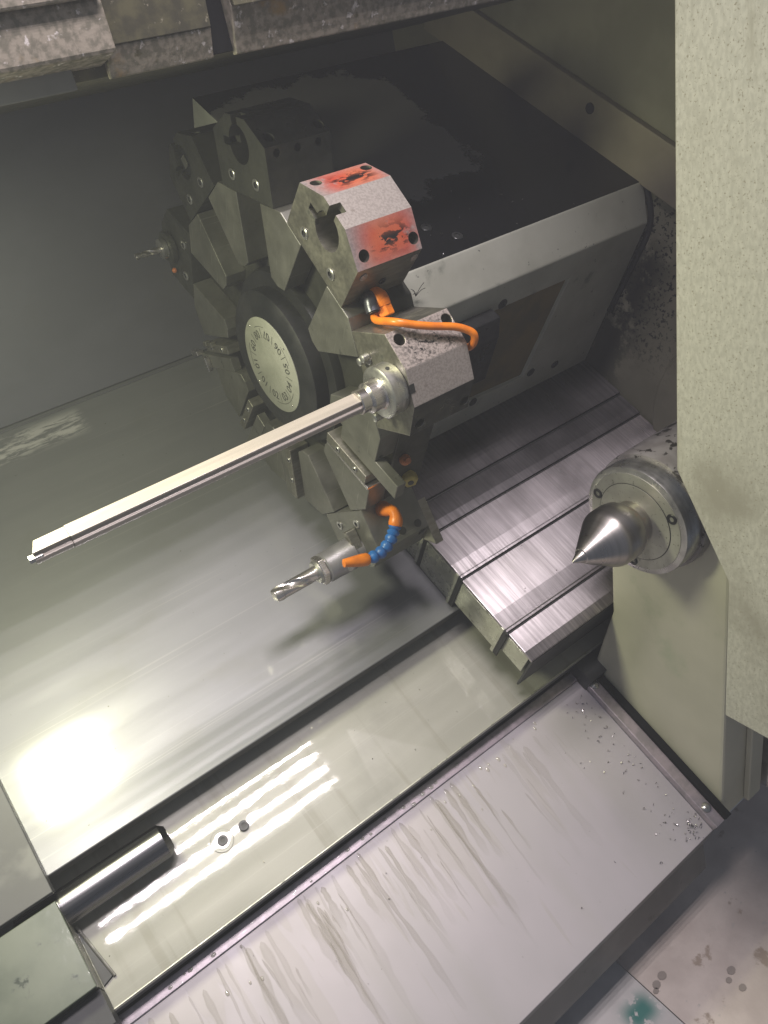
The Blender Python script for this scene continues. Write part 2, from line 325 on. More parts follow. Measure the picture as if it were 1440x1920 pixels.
def cut(bm, cutters):                          # boolean difference, returns a bmesh
    def tmp(b):
        me = bpy.data.meshes.new('tmp'); bmesh.ops.recalc_face_normals(b, faces=b.faces); b.to_mesh(me); b.free()
        o = bpy.data.objects.new('tmp', me); COL.objects.link(o); return o
    o = tmp(bm); cs = [tmp(c) for c in cutters]
    for c in cs:
        k = o.modifiers.new('cut', 'BOOLEAN'); k.operation = 'DIFFERENCE'; k.solver = 'EXACT'; k.object = c
    dg = bpy.context.evaluated_depsgraph_get(); ev = o.evaluated_get(dg); me = ev.to_mesh()
    r = bmesh.new(); r.from_mesh(me); ev.to_mesh_clear()
    for q in [o] + cs:
        d = q.data; bpy.data.objects.remove(q); bpy.data.meshes.remove(d)
    return r
def screw(t, c, d, r=0.0075, mt='socket', ring='steel', parent=None, off=None):
    """socket head: a ring with a dark hexagonal recess, seated in a face at c looking along d"""
    c = Vector(c); d = Vector(d).normalized(); bm = bmesh.new()
    n = 24; u = d.orthogonal().normalized(); w = d.cross(u)
    def ringv(rad, h, k=n): return [bm.verts.new(c + d*h + (u*math.cos(2*math.pi*i/k) + w*math.sin(2*math.pi*i/k))*rad) for i in range(k)]
    R = [ringv(r, -0.0005), ringv(r, 0.0006), ringv(r*0.9, 0.0011), ringv(r*0.52, 0.0011), ringv(r*0.48, -0.0004)]
    for a, b in zip(R, R[1:]):
        for i in range(n): bm.faces.new((a[i], a[(i+1)%n], b[(i+1)%n], b[i]))
    f = bm.faces.new(R[-1]); f.material_index = 1
    for q in bm.faces:
        if all(v in R[-1] or v in R[-2] for v in q.verts): q.material_index = 1
    return t.part('screw', bm, [ring, mt], 0, True, parent)

# ------------------------------------------------------------------ the machine's shell
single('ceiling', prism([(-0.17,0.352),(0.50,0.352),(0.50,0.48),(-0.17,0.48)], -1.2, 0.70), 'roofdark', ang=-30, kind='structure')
single('back_wall', prism([(0.428,-0.075),(0.428,0.352),(0.45,0.352),(0.45,-0.075)], -1.2, 0.70), 'wall', ang=-30, kind='structure')
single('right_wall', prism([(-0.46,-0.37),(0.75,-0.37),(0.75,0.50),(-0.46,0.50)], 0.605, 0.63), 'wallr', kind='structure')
t = T('wall_strip', 'brownish straight strip screwed along the right wall above the turret housing', 'strip', base=(0.60,0.1,0.17))
t.part('strip_plate', box(0.592,0.6045,-0.46,0.45,0.136,0.209), 'strip', 0.0015)
t.part('strip_hole', lathe([(0,0.008),(0.0015,0.008)], (0.5922,0.062,0.187), (-1,0,0), 20), 'rubber')
t = T('wall_flange', 'dim round flange set in the right wall behind the tailstock', 'flange', base=(0.60,-0.42,-0.1))
t.part('flange_disc', lathe([(0,0.19),(0.012,0.185)], (0.606,-0.43,-0.10), (-1,0,0), 64), 'wallr', 0.002, True)

# roof lip: folded sheet pieces with speckled faces, coordinates level with the hall
t = T('roof_lip', 'speckled folded sheet lip hanging along the front of the machine roof', 'roof lip', ang=-30, base=(0.0,-0.18,0.36))
t.part('lip_strip', prism([(-0.176,0.3495),(-0.171,0.3495),(-0.171,0.385),(-0.185,0.372)], -0.158, -0.058), 'roof', 0.001)
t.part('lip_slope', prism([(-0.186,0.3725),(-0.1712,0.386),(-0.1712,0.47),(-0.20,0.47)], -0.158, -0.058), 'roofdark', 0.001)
t.part('lip_strip', prism([(-0.178,0.3485),(-0.171,0.3485),(-0.171,0.47),(-0.19,0.385)], -0.036, 0.62), 'roof', 0.001)
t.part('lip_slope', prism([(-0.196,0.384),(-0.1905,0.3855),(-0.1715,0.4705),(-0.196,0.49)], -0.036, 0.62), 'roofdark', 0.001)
t.part('lip_gap', prism([(-0.1745,0.352),(-0.171,0.352),(-0.171,0.48),(-0.1745,0.48)], -0.0575, -0.0365), 'gapshade', 0.0005)
t.part('lip_box', prism([(-0.215,0.366),(-0.171,0.360),(-0.171,0.48),(-0.215,0.402)], -0.75, -0.159), 'roof', 0.003)
t.part('lip_ridge', prism([(-0.222,0.4035),(-0.2155,0.4035),(-0.1712,0.481),(-0.222,0.481)], -0.75, -0.162), 'roof', 0.002)
t.part('lip_flange', prism([(-0.182,0.3465),(-0.1712,0.3465),(-0.1712,0.3595),(-0.182,0.3655)], -0.75, -0.19), 'greypaint', 0.001)

# ------------------------------------------------------------------ sheets of the bed
P1 = -0.285; P2 = -0.330; P3 = -0.370
t = T('upper_way_cover', 'wide grey sheet under the turret with a glaring lamp reflection', 'way cover', base=(-0.2,0,P1))
t.part('sheet', box(-0.60,0.62,-0.334,0.36,P1-0.004,P1), 'plate1', 0.0012)
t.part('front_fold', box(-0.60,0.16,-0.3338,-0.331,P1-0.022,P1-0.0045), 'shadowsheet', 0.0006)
t.part('seam_bead', box(-0.60,0.62,0.327,0.331,P1+0.0003,P1+0.0022), 'wall', 0.0006)
t = T('lower_way_cover', 'wet beige sheet with two black screws and fluorescent tube reflections', 'way cover', base=(-0.2,-0.42,P2))
t.part('sheet', box(-0.60,0.62,-0.4946,-0.25,P2-0.004,P2), 'plate2', 0.0012)
t.part('edge_bead', box(-0.58,0.60,-0.4932,-0.4915,P2+0.0002,P2+0.0016), 'coverend', 0.0004)
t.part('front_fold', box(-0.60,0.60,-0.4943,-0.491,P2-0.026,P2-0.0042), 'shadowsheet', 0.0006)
for px in (-0.333, -0.302): screw(t, (px,-0.407,P2+0.0026), (0,0,1), 0.0068, 'ink', 'socket')
t.part('washer', lathe([(0,0.0150),(0.0012,0.0142)], (-0.3335,-0.4065,P2), (0,0,1), 32), 'plate2', 0, True)
t.part('washer', lathe([(0,0.0105),(0.0007,0.0100)], (-0.3335,-0.4065,P2+0.0012), (0,0,1), 32), 'flange', 0, True)
t = T('chip_tray', 'broad pale sloping tray with runs of coolant at the front of the machine', 'tray', base=(-0.2,-0.65,P3))
t.part('sheet', box(-0.60,0.243,-0.790,-0.512,P3-0.004,P3), 'tray', 0.001)
t.part('upper_lip', box(-0.60,0.242,-0.5118,-0.496,P3-0.003,P3+0.003), 'lip', 0.001)
t.part('front_skirt', prism([(-0.790,P3-0.0045),(-0.787,P3-0.0045),(-0.800,P3-0.075),(-0.803,P3-0.075)], -0.60, 0.26), 'greypaint')
t.part('lower_ledge', prism([(-0.803,P3-0.0755),(-0.80,P3-0.0755),(-0.80,P3-0.14),(-0.835,P3-0.12)], -0.60, 0.26), 'greypaint', 0.001)
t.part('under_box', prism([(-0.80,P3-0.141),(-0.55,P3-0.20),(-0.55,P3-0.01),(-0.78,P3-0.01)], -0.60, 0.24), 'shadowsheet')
t.part('back_filler', box(-0.60,0.2400,-0.4925,-0.470,-0.47,-0.3565), 'gapshade')
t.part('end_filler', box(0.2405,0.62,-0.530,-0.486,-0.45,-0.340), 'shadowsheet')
t = T('edge_strip', 'narrow flat strip with two domed screws along the right end of the tray', 'strip', base=(0.255,-0.65,P3))
t.part('strip_plate', prism([(-0.790,P3-0.002),(-0.507,P3-0.002),(-0.507,P3+0.012),(-0.790,P3+0.012)], 0.2435, 0.262), 'lip', 0.001)
for ss in (-0.534,-0.762): t.part('domed_screw', lathe([(0,0.0075),(0.002,0.007),(0.004,0.0045),(0.0048,0.0015)], (0.2525,ss,P3+0.0118), (0,0,1), 20), 'flange', 0, True)
t.part('gap_strip', box(0.2625,0.2745,-0.79,-0.50,P3-0.002,P3+0.017), 'gapshade', 0.001)  # black strip drawn for the dark gap line, shade put into its colour
# left guards of the headstock
t = T('left_guard', 'plain dark grey guard sheet at the left end above the way covers', 'guard', base=(-0.56,-0.2,-0.25))
t.part('sheet', box(-0.72,-0.519,-0.362,0.36,-0.262,-0.252), 'guard', 0.001)
t.part('end_fold', box(-0.5225,-0.5195,-0.355,0.33,-0.284,-0.2625), 'greypaint')
t = T('left_lower_guard', 'glossy green wet guard sheet below the polished bar at left', 'guard', base=(-0.56,-0.43,-0.27))
M['greenwet'] = mat('wet_green_guard', (0.065,0.080,0.052), 0.1, 0.35, (0.11,0.125,0.09), 14, layers=((30,0.6,0.7,(0.03,0.04,0.025),0.2,0.1),), coat=(1.0,0.08,(40,60,40),0.18,0.002))
t.part('sheet', box(-0.72,-0.5215,-0.472,-0.369,-0.272,-0.262), 'greenwet', 0.001)
t.part('end_fold', box(-0.526,-0.5225,-0.470,-0.372,-0.328,-0.2725), 'coverend')
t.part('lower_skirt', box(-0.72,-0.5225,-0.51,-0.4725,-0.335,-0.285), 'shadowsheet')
t = T('corner_bracket', 'small folded dark bracket on the wet sheet beside the green guard', 'bracket', base=(-0.517,-0.43,P2))
t.part('bracket_plate', prism_axis([(-0.5215,-0.392),(-0.509,-0.462),(-0.5215,-0.466)], 2, P2+0.0005, P2+0.004), 'shadowsheet', 0.0005)
t.part('bracket_rib', tube([(-0.5200,-0.392,P2+0.005),(-0.513,-0.43,P2+0.006),(-0.507,-0.463,P2+0.003)], 0.0018, 8), 'flange', 0, True)
# polished bar
t = T('polished_bar', 'short dark polished round bar with chamfered end at lower left', 'bar', base=(-0.45,-0.372,-0.292))
t.part('shaft', lathe([(0,0.0215),(0.176,0.0215),(0.1835,0.0150),(0.184,0.0150)], (-0.57,-0.371,-0.302), (1,0,0), 64), 'stub', 0, True)

# ------------------------------------------------------------------ telescopic cover of the cross slide
t = T('telescopic_cover', 'stepped brushed steel telescopic slide cover beside the live center', 'slide cover', base=(0.3,-0.3,-0.21))
secs = [(-0.190,-0.09,-0.1960,0.130),(-0.2405,-0.1905,-0.2010,0.117),(-0.322,-0.241,-0.2050,0.1145),(-0.4225,-0.3225,-0.2100,0.1145),(-0.4735,-0.423,-0.2150,0.1165)]
for i, (s0, s1, n, x0) in enumerate(secs):
    w = 0.30*(s1-s0)
    cm = 'shadecover' if i < 2 else 'cover'  # upper two sections take the copy with painted shade
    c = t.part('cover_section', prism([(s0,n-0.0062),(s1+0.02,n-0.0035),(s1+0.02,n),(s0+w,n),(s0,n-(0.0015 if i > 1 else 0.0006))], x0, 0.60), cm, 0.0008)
    low = (-0.283,-0.283,-0.283,-0.273,-0.262)[i]
    t.part('end_skirt', box(x0+0.0003,x0+0.0025,s0+0.006,s1-0.001,low,n-0.0066), 'coverend', 0.0006, False, c)
    if i < 4:
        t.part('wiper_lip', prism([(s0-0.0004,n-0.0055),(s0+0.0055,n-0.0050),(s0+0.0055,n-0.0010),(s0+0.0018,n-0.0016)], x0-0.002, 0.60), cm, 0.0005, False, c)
        t.part('wiper_seal', box(x0-0.0022,0.60,s0-0.0026,s0-0.0006,n-0.0085,n-0.0040), 'rubber', 0, False, c)
        t.part('end_seal', box(x0-0.0022,x0-0.0002,s0-0.0035,s0+0.0045,low-0.006,n-0.0005), 'rubber', 0.0005, False, c)
        t.part('end_lip', box(x0-0.0030,x0-0.0002,s0+0.0047,s0+0.0105,low-0.006,n+0.0005), 'coverend', 0.0006, False, c)
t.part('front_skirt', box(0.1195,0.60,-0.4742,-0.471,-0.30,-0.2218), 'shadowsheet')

# ------------------------------------------------------------------ tailstock
t = T('tailstock', 'cream tailstock casting with speckled round cap at the right', 'tailstock', ang=-30, base=(0.4,-0.4,-0.6))
body = prism([(-0.33,-0.262),(-0.31,-0.344),(-0.307,-0.434),(-0.259,-0.575),(-0.485,-0.742),(-0.49,-0.735),(-0.49,-0.25),(-0.45,-0.222)], 0.2765, 0.604)
t.part('body', body, 'cream', 0.004)
QC = RB @ Vector((0,-0.448,-0.001))
q = t.part('quill', lathe([(0,0.0785),(0.006,0.0795),(0.33,0.0795)], (0.262,QC.y,QC.z), (1,0,0), 80), 'quill', 0, True)
fl = t.part('cap', lathe([(0,0.066),(0.0015,0.0735),(0.004,0.0745),(0.0285,0.0745)], (0.2345,QC.y,QC.z), (1,0,0), 96), 'flange', 0, True)
cf = t.part('cap_face', lathe([(0,0.0660),(0.0012,0.0665)], (0.2338,QC.y,QC.z), (1,0,0), 96), 'quillface', 0, True)
t.part('cap_groove', lathe([(0,0.0528),(0.0006,0.0528)], (0.2334,QC.y,QC.z), (1,0,0), 96), 'socket')
t.part('cap_center', lathe([(0,0.0518),(0.0006,0.0520)], (0.2330,QC.y,QC.z), (1,0,0), 96), 'quillface', 0, True)
# ring of screws
for a in (22, 156, 274):
    v = Vector((0, math.cos(math.radians(a)), math.sin(math.radians(a))))*0.0595
    screw(t, (0.2336, QC.y+v.y, QC.z+v.z), (-1,0,0), 0.0068, 'ink', 'socket')
t = T('live_center', 'shiny pointed steel live center pointing out of the tailstock', 'live center', base=(0.2,-0.444,0.0))
t.part('cone_body', lathe([(0,0.0002),(0.0012,0.0018),(0.0150,0.0085),(0.0156,0.0100),(0.054,0.0345),(0.058,0.0365),(0.063,0.0378),(0.080,0.0380),(0.088,0.0365),(0.095,0.0325),(0.099,0.0285),(0.110,0.0280)], (0.1235,-0.4470,-0.0005), (1,0,0), 80), 'cone', 0, True)

# right panel
t = T('side_panel', 'large speckled cream panel with angled corner at the right edge', 'panel', ang=-30, base=(0.22,-0.6,-0.4))
t.part('panel_sheet', prism([(-0.4740,0.62),(-0.4735,-0.109),(-0.5370,-0.227),(-0.5385,-0.425),(-1.0,-0.425),(-1.0,0.62)], 0.20, 0.235), 'panel', 0.0015)
t.part('unseen_top_shade', box(0.2355,0.70,-1.0,-0.19,0.60,0.62), 'panel')  # unseen sheet added to darken the housing end, right wall and covers
t.part('unseen_front_shade', box(0.2355,0.70,-1.0,-0.98,-0.42,0.5995), 'panel')  # unseen sheet added below it to keep light off the right side
t = T('cable_duct', 'dim vertical duct beside the tailstock foot under the side panel', 'duct', ang=-30, base=(0.34,-0.5,-0.6))
t.part('duct_front', box(0.33,0.36,-0.50,-0.4905,-0.73,-0.43), 'cream', 0.002)
t.part('duct_rail', box(0.37,0.377,-0.505,-0.4905,-0.73,-0.43), 'flange', 0.001)

# floor below
single('floor', prism([(-1.0,-0.955),(-0.4,-0.955),(-0.4,-0.95),(-1.0,-0.95)], 0.0935, 0.9), 'floor', ang=-30, kind='structure')
single('floor', prism([(-1.0,-0.955),(-0.4,-0.955),(-0.4,-0.951),(-1.0,-0.951)], -0.6, 0.0920), 'floorb', ang=-30, kind='structure')
STAINS = ['largest dark spot on the beige floor, first of the row of three','middle dark spot of the row of three on the floor','faintest and nearest dark spot of the row of three on the floor','dark floor spot on its own nearest the side panel','small floor spot left of the lone dark one','dark floor spot nearest the bottom right corner']
for lab, (x, y, r) in zip(STAINS, ((0.125,-0.497,0.0075),(0.108,-0.500,0.007),(0.10,-0.505,0.005),(0.205,-0.560,0.007),(0.19,-0.566,0.005),(0.195,-0.585,0.006))):
    pts = [(x+r*random.uniform(0.93,1.07)*math.cos(k*math.pi/14), y+0.8*r*random.uniform(0.93,1.07)*math.sin(k*math.pi/14)) for k in range(28)]
    single('floor_stain', prism_axis(pts, 2, -0.9495, -0.9485), 'spot', lab, 'stain', ang=-30, group='dark stains on the floor')

# ------------------------------------------------------------------ turret housing
t = T('turret_housing', 'long grey housing with black oily top behind the turret', 'housing', base=(0.3,0.1,-0.2))
hb = prism([(-0.1,-0.196),(-0.1,0.09),(-0.065,0.139),(0.40,0.139),(0.40,-0.196)], 0.112, 0.602)
hb = cut(hb, [prism_axis([(0.041,0.451),(0.042,0.30),(0.03,0.235),(-0.14,0.25),(-0.150,0.425)], 1, -0.12, -0.094),
              lathe([(0,0.011),(0.02,0.011)], (0.244,-0.079,0.117), (0,0.814,-0.581), 32)])
for f in hb.faces:
    c = f.calc_center_median()
    if f.normal.z > 0.9 and c.z > 0.13: f.material_index = 1
    elif -0.0955 < c.y < -0.0935 and abs(f.normal.y) > 0.9: f.material_index = 2
t.part('body', hb, ['housing','htop','recess'], 0.0025)
screw(t, (0.244,-0.0755,0.1145), (0,-0.814,0.581), 0.0085, 'ink', 'dark')
for p in ((0.228,-0.005,0.1395),(0.254,-0.038,0.1395)): screw(t, p, (0,0,1), 0.0075, 'ink', 'dark')
for p in ((0.506,-0.1,-0.16),(0.443,-0.1,-0.148),(0.313,-0.1,-0.15),(0.310,-0.1,0.05)): screw(t, (p[0],-0.1005,p[2]), (0,-1,0), 0.008, 'ink', 'dark')
t.part('cam_box', prism([(-0.128,-0.062),(-0.1005,-0.062),(-0.1005,0.052),(-0.120,0.052),(-0.128,0.022)], 0.20, 0.288), 'dark', 0.002)
t.part('corner_gasket', tube([(0.602,-0.066,0.141),(0.605,-0.103,0.090),(0.6045,-0.106,0.02),(0.602,-0.103,-0.08)], 0.005, 8), 'rubber', 0, True)
t.part('spindle_neck', lathe([(0,0.165),(0.03,0.165)], (0.086,0,0), (1,0,0), 64), 'dark', 0, True)

# ------------------------------------------------------------------ turret disc
t = T('turret', 'ten-station dark steel tool turret with round number dial', 'turret', base=(0.05,0,0))
ap = 0.219; vr = ap/math.cos(math.radians(18))
dec = [(vr*math.cos(math.radians(19+36*k)), vr*math.sin(math.radians(19+36*k))) for k in range(10)]
t.part('disc', prism(dec, 0.030, 0.088), 'disc', 0.0015)
for k in range(10):
    a = math.radians(19+36*k); c, s = math.cos(a), math.sin(a)
    poly = [(vr,0),(0.2155,0.0415),(0.1325,0.0145),(0.1285,0.0),(0.1325,-0.0145),(0.2155,-0.0415)]
    t.part('wedge_plate', prism([(r*c-q*s, r*s+q*c) for r, q in poly], 0.0, 0.0298), 'wedge', 0.0009)
t.part('hub_ring', lathe([(0,0.0920),(0.004,0.0985),(0.034,0.0985)], (-0.004,0,0), (1,0,0), 96), 'hub', 0, True)
t.part('hub_step', lathe([(0,0.118),(0.008,0.121),(0.012,0.121)], (0.019,0,0), (1,0,0), 96), 'hub', 0, True)
dial = t.part('dial', lathe([(0,0.0650),(0.0008,0.0662),(0.002,0.0662)], (-0.0056,0,-0.001), (1,0,0), 96), 'dial', 0, True)
def glyphs(txt, size, pos, up, parent, name):
    cu = bpy.data.curves.new('t', 'FONT'); cu.body = txt; cu.size = size; cu.align_x = 'CENTER'; cu.align_y = 'CENTER'; cu.extrude = 0.0001; cu.resolution_u = 3
    o = bpy.data.objects.new('t', cu); COL.objects.link(o)
    me = bpy.data.meshes.new_from_object(o.evaluated_get(bpy.context.evaluated_depsgraph_get())); bpy.data.objects.remove(o)
    z = Vector((-1,0,0)); y = Vector(up).normalized(); x = y.cross(z)
    mm = Matrix((x,y,z)).transposed().to_4x4(); mm.translation = pos; me.transform(mm); me.materials.clear(); me.materials.append(M['faded'])
    q = bpy.data.objects.new(name, me); COL.objects.link(q); q.parent = parent
for i, num in enumerate(('09','08','07','06','05','04','03','02','01','10')):
    a = math.radians(1+36*i); r = Vector((0, math.cos(a), math.sin(a)))
    glyphs(num, 0.0165, Vector((-0.00585,0,-0.001)) + r*0.0445, -r, dial, 'numeral')
    b = math.radians(19+36*i); r2 = Vector((0, math.cos(b), math.sin(b))); tt = Vector((0,-math.sin(b),math.cos(b)))
    tick = bmesh.new(); p0 = Vector((-0.00585,0,-0.001))
    for s0, s1 in ((0.038,0.052),):
        vs = [tick.verts.new(p0+r2*q0+tt*q1) for q0, q1 in ((s0,-0.0004),(s1,-0.0004),(s1,0.0004),(s0,0.0004))]; tick.faces.new(vs)
    t.part('tick', tick, 'faded', 0, False, dial)
for (a0, a1) in ((-40,-2),(40,68),(112,140),(185,250)):
    ringb = bmesh.new()
    pts = [(a0+(a1-a0)*k/12) for k in range(13)]
    v = [[ringb.verts.new((-0.00583, rr*math.cos(math.radians(a)), rr*math.sin(math.radians(a))-0.001)) for a in pts] for rr in (0.0535,0.0542)]
    for k in range(12): ringb.faces.new((v[0][k],v[0][k+1],v[1][k+1],v[1][k]))
    t.part('ring_line', ringb, 'faded', 0, False, dial)
for k in range(4):
    a = math.radians(28+90*k); t.part('rivet', lathe([(0,0.0017),(0.0008,0.0012)], (-0.0055,0.060*math.cos(a),0.060*math.sin(a)-0.001), (-1,0,0), 12), 'bright', 0, True, dial)

# ------------------------------------------------------------------ bore holders on the turret flats
HEX = [(ap+0.0004,-0.057),(ap+0.0004,0.057),(0.282,0.0565),(0.304,0.0205),(0.304,-0.0205),(0.282,-0.057)]
cu = Vector((0,0.86,-0.51)); cl = Vector((0,0.86,0.51))
def holder_mesh(name, mats, bore=True, side_holes=False):
    b = prism(HEX, 0.0, 0.084); cs = []
    if bore: cs += [lathe([(0,0.021),(0.12,0.021)], (-0.02,0.275,0), (1,0,0), 48), box(-0.001,0.014,0.270,0.279,-0.034,-0.015), box(-0.001,0.013,0.285,0.32,-0.009,0.003)]
    for x in (0.0125,0.0765):
        cs.append(lathe([(0,0.0064),(0.03,0.0064)], Vector((x,0.2875,-0.0475))+cu*0.006, -cu, 24))
        cs.append(lathe([(0,0.0064),(0.03,0.0064)], Vector((x,0.2885,0.0455))+cl*0.006, -cl, 24))
    if side_holes:
        for x in (0.014,0.041,0.068): cs.append(lathe([(0,0.0045),(0.02,0.0045)], (x,0.2745,0.062), (0,0,-1), 20))
    r = cut(b, cs); r.normal_update()
    for f in r.faces:
        c = f.calc_center_median()
        if f.normal.dot(cu) > 0.97 and c.y > 0.28: f.material_index = 1
        elif f.normal.dot(cl) > 0.97 and c.y > 0.28: f.material_index = 2
        elif f.normal.y > 0.97 and c.y > 0.30: f.material_index = 3
    return to_mesh(name, r, mats)
def holder(ang, label, mats, **k):
    t = T('tool_holder', label, 'tool holder', ang, (0.04,ap,0), 'holders bolted round the turret')
    t.part('block', holder_mesh('block', mats, **k), None, 0.0008)
    for q in (-0.0275,0.0265): screw(t, (-0.0006,0.238,q), (-1,0,0), 0.0068, 'ink', 'flange')
    return t
h1 = holder(37, 'dim dark holder block, second back on the left of the turret top', ['disc','disc','disc','disc'])
h1.part('bore_plug', lathe([(0,0.016),(0.01,0.019),(0.02,0.019)], (0.004,0.275,0), (1,0,0), 40), 'hub', 0.0005, True)
h1.part('plug_square', box(0.002,0.0038,0.268,0.282,-0.006,0.006), 'wedge', 0.0006)
h2 = holder(73, 'dark bored holder block with three side holes at the top of the turret', ['disc','dark','dark','dark'], side_holes=True)
h3 = holder(109, 'holder block with worn red painted faces and open bore', ['steel','red_up','red_low','silver'])
h3.part('side_tab', ball((0.012,0.268,0.0572), 0.006, (0.8,1.0,0.25)), 'silver', 0, True)
h3.part('side_tab', ball((0.078,0.270,0.0572), 0.006, (0.8,1.0,0.25)), 'silver', 0, True)
screw(h3, (0.045,0.245,0.0576), (0,0,1), 0.0045, 'ink', 'dark')
h4 = holder(145, 'pale sandy holder block with black flakes gripping the boring bar', ['steel','flake','dark','silver'], bore=False)
h4.part('key_slot', box(-0.0008,0.006,0.3005,0.3045,-0.0045,0.0050), 'ink')
for q, rr in ((-0.030,0.236),(-0.034,0.244)): h4.part('set_screw', lathe([(0,0.0045),(0.008,0.0045),(0.009,0.003)], (-0.0005,rr-0.004,q+0.004), (-1,0,0), 16), 'flange', 0, True)
h5 = holder(217, 'grey holder block of the fluted drill at the turret bottom', ['wedge','wedge','wedge','wedge'], bore=False)
for x, r in ((0.070,0.272),(0.044,0.271)): h5.part('side_hole', lathe([(0,0.0055),(0.0004,0.0055)], (x,r,-0.05725), (0,0,-1), 20), 'ink')
h5.part('back_plate', prism([(0.245,-0.0545),(0.312,-0.0545),(0.300,-0.016)], 0.0845, 0.098), 'steel', 0.0008)
h6 = holder(1, 'dim holder block on the far left of the turret with a small drill', ['disc','disc','disc','disc'], bore=False)

# boring bar
A = math.radians(145); bc = (0.275*math.cos(A), 0.275*math.sin(A))
t = T('boring_bar', 'long pale steel boring bar reaching left from the sandy holder', 'boring bar', 145, (-0.03,0.275,0), None)
t.part('flange', lathe([(0,0.0255),(0.0018,0.0285),(0.0175,0.0285),(0.0205,0.0270)], (-0.0208,0.275,0), (1,0,0), 72), 'flange', 0, True)
t.part('flange_hole', lathe([(0,0.0024),(0.0005,0.0024)], (-0.0105,0.275+0.0283*math.cos(math.radians(-62)),0.0283*math.sin(math.radians(-62))), (0,math.cos(math.radians(-62)),math.sin(math.radians(-62))), 14), 'ink')
t.part('collar', lathe([(0,0.0118),(0.0012,0.0128),(0.011,0.0128),(0.0118,0.0138),(0.0135,0.0165),(0.026,0.0165),(0.028,0.0185)], (-0.0485,0.275,0), (1,0,0), 64), 'bright', 0, True)
for q in ((0.246,0.020),(0.256,0.030)): t.part('clamp_screw', lathe([(0,0.005),(0.010,0.005),(0.011,0.0035)], (-0.012,q[0],q[1]), (-1,0,0), 16), 'flange', 0, True)
# bar section: round with a flat on top and a shallow chip groove
def polar(l): return [(r*math.cos(math.radians(a)), r*math.sin(math.radians(a))) for a, r in l]
BAR = polar([(-112,0.0104),(-104,0.0108),(-20,0.0108),(-12,0.0100),(-9,0.0084),(14,0.0082),(18,0.0104),(26,0.0106),(45,0.0106),(65,0.0106),(85,0.0106),(110,0.0106),(140,0.0106),(170,0.0106),(200,0.0106),(225,0.0106)])
t.part('bar', prism([(0.275+y, z) for y, z in BAR], -0.355, -0.046), 'barsteel', 0.0004, False)
HEAD = polar([(-112,0.0098),(-104,0.0101),(-22,0.0101),(-14,0.0084),(-9,0.0070),(12,0.0068),(18,0.0098),(26,0.0100),(45,0.0100),(65,0.0100),(85,0.0100),(110,0.0100),(140,0.0100),(170,0.0100),(200,0.0100),(225,0.0100)])
bm = prism([(0.275+y, z) for y, z in HEAD], -0.388, -0.3552)
for v in bm.verts:
    if v.co.x < -0.38: v.co.x += 0.012*max(0.0, min(1.0, (0.275+0.004-v.co.y)/0.014)); v.co.z *= 0.97
t.part('cutting_head', bm, 'barsteel', 0.0004)
t.part('insert', prism([(0.2800,-0.0015),(0.2845,0.0010),(0.2838,0.0048),(0.2795,0.0030)], -0.3925, -0.3805), 'flange', 0.0004)
for x in (-0.13,-0.185,-0.22,-0.262,-0.335): t.part('hanging_drop', ball((x,0.2680,0.0102), random.uniform(0.0022,0.0030), (2.2,0.8,0.8)), 'water', 0, True)

# drill in the lower holder
def drill_mesh(x0, x1, r, y, pitch=0.05, n=56, steps=70):
    bm = bmesh.new(); rings = []
    for k in range(steps+1):
        f = k/steps; x = x0+(x1-x0)*f; tw = 2*math.pi*(x-x0)/pitch; ring = []
        for i in range(n):
            a = 2*math.pi*i/n; q = abs(math.atan2(math.sin(a), abs(math.cos(a))))/ (math.pi/2)   # 0 in the flute, 1 on the land
            e = max(0.0, min(1.0, (q-0.30)/0.16)); rr = r*(0.62 + 0.10*(q/0.4)**2*(q < 0.4) + 0.0) if q < 0.30 else r*(0.67+0.33*e*e*(3-2*e))
            w = min(1.0, max(0.0, (f-0.80)/0.12)); rr = rr*(1-w) + r*1.02*w      # round shank
            if f < 0.16: rr *= 1.07
            if f < 0.025: rr *= 0.93
            ring.append(bm.verts.new((x, y+rr*math.cos(a+tw), rr*math.sin(a+tw))))
        rings.append(ring)
    for a, b in zip(rings, rings[1:]):
        for i in range(n): bm.faces.new((a[i], a[(i+1)%n], b[(i+1)%n], b[i]))
    c = bm.verts.new((x0-0.0022, y, 0))
    for i in range(n): bm.faces.new((c, rings[0][(i+1)%n], rings[0][i]))
    bm.faces.new(rings[-1]); return bm
t = T('drill', 'fluted steel drill in a grey collet chuck at the turret bottom', 'drill', 217, (-0.03,0.275,0))
t.part('chuck_body', lathe([(0,0.0190),(0.002,0.0215),(0.020,0.0218),(0.023,0.0222),(0.046,0.0222),(0.048,0.0195),(0.060,0.0195)], (-0.060,0.275,0), (1,0,0), 64), 'chuck', 0, True)
t.part('collet_nut', lathe([(0,0.0185),(0.0015,0.0215),(0.009,0.0215),(0.010,0.0195)], (-0.070,0.275,0), (1,0,0), 6), 'bright', 0.0012)
t.part('nut_ring', lathe([(0,0.0145),(0.003,0.0172),(0.004,0.0172)], (-0.0735,0.275,0), (1,0,0), 40), 'flange', 0, True)
t.part('fluted_bit', drill_mesh(-0.1385,-0.070,0.0098,0.275,0.16), 'bright', 0, True)
t.part('clamp_bar', box(-0.016,-0.0008,0.243,0.286,-0.019,-0.008), 'steel', 0.0012)
t.part('chuck_screw', lathe([(0,0.006),(0.004,0.0055)], (-0.030,0.287,-0.0155), (0,0.6,-0.8), 20), 'flange', 0, True)
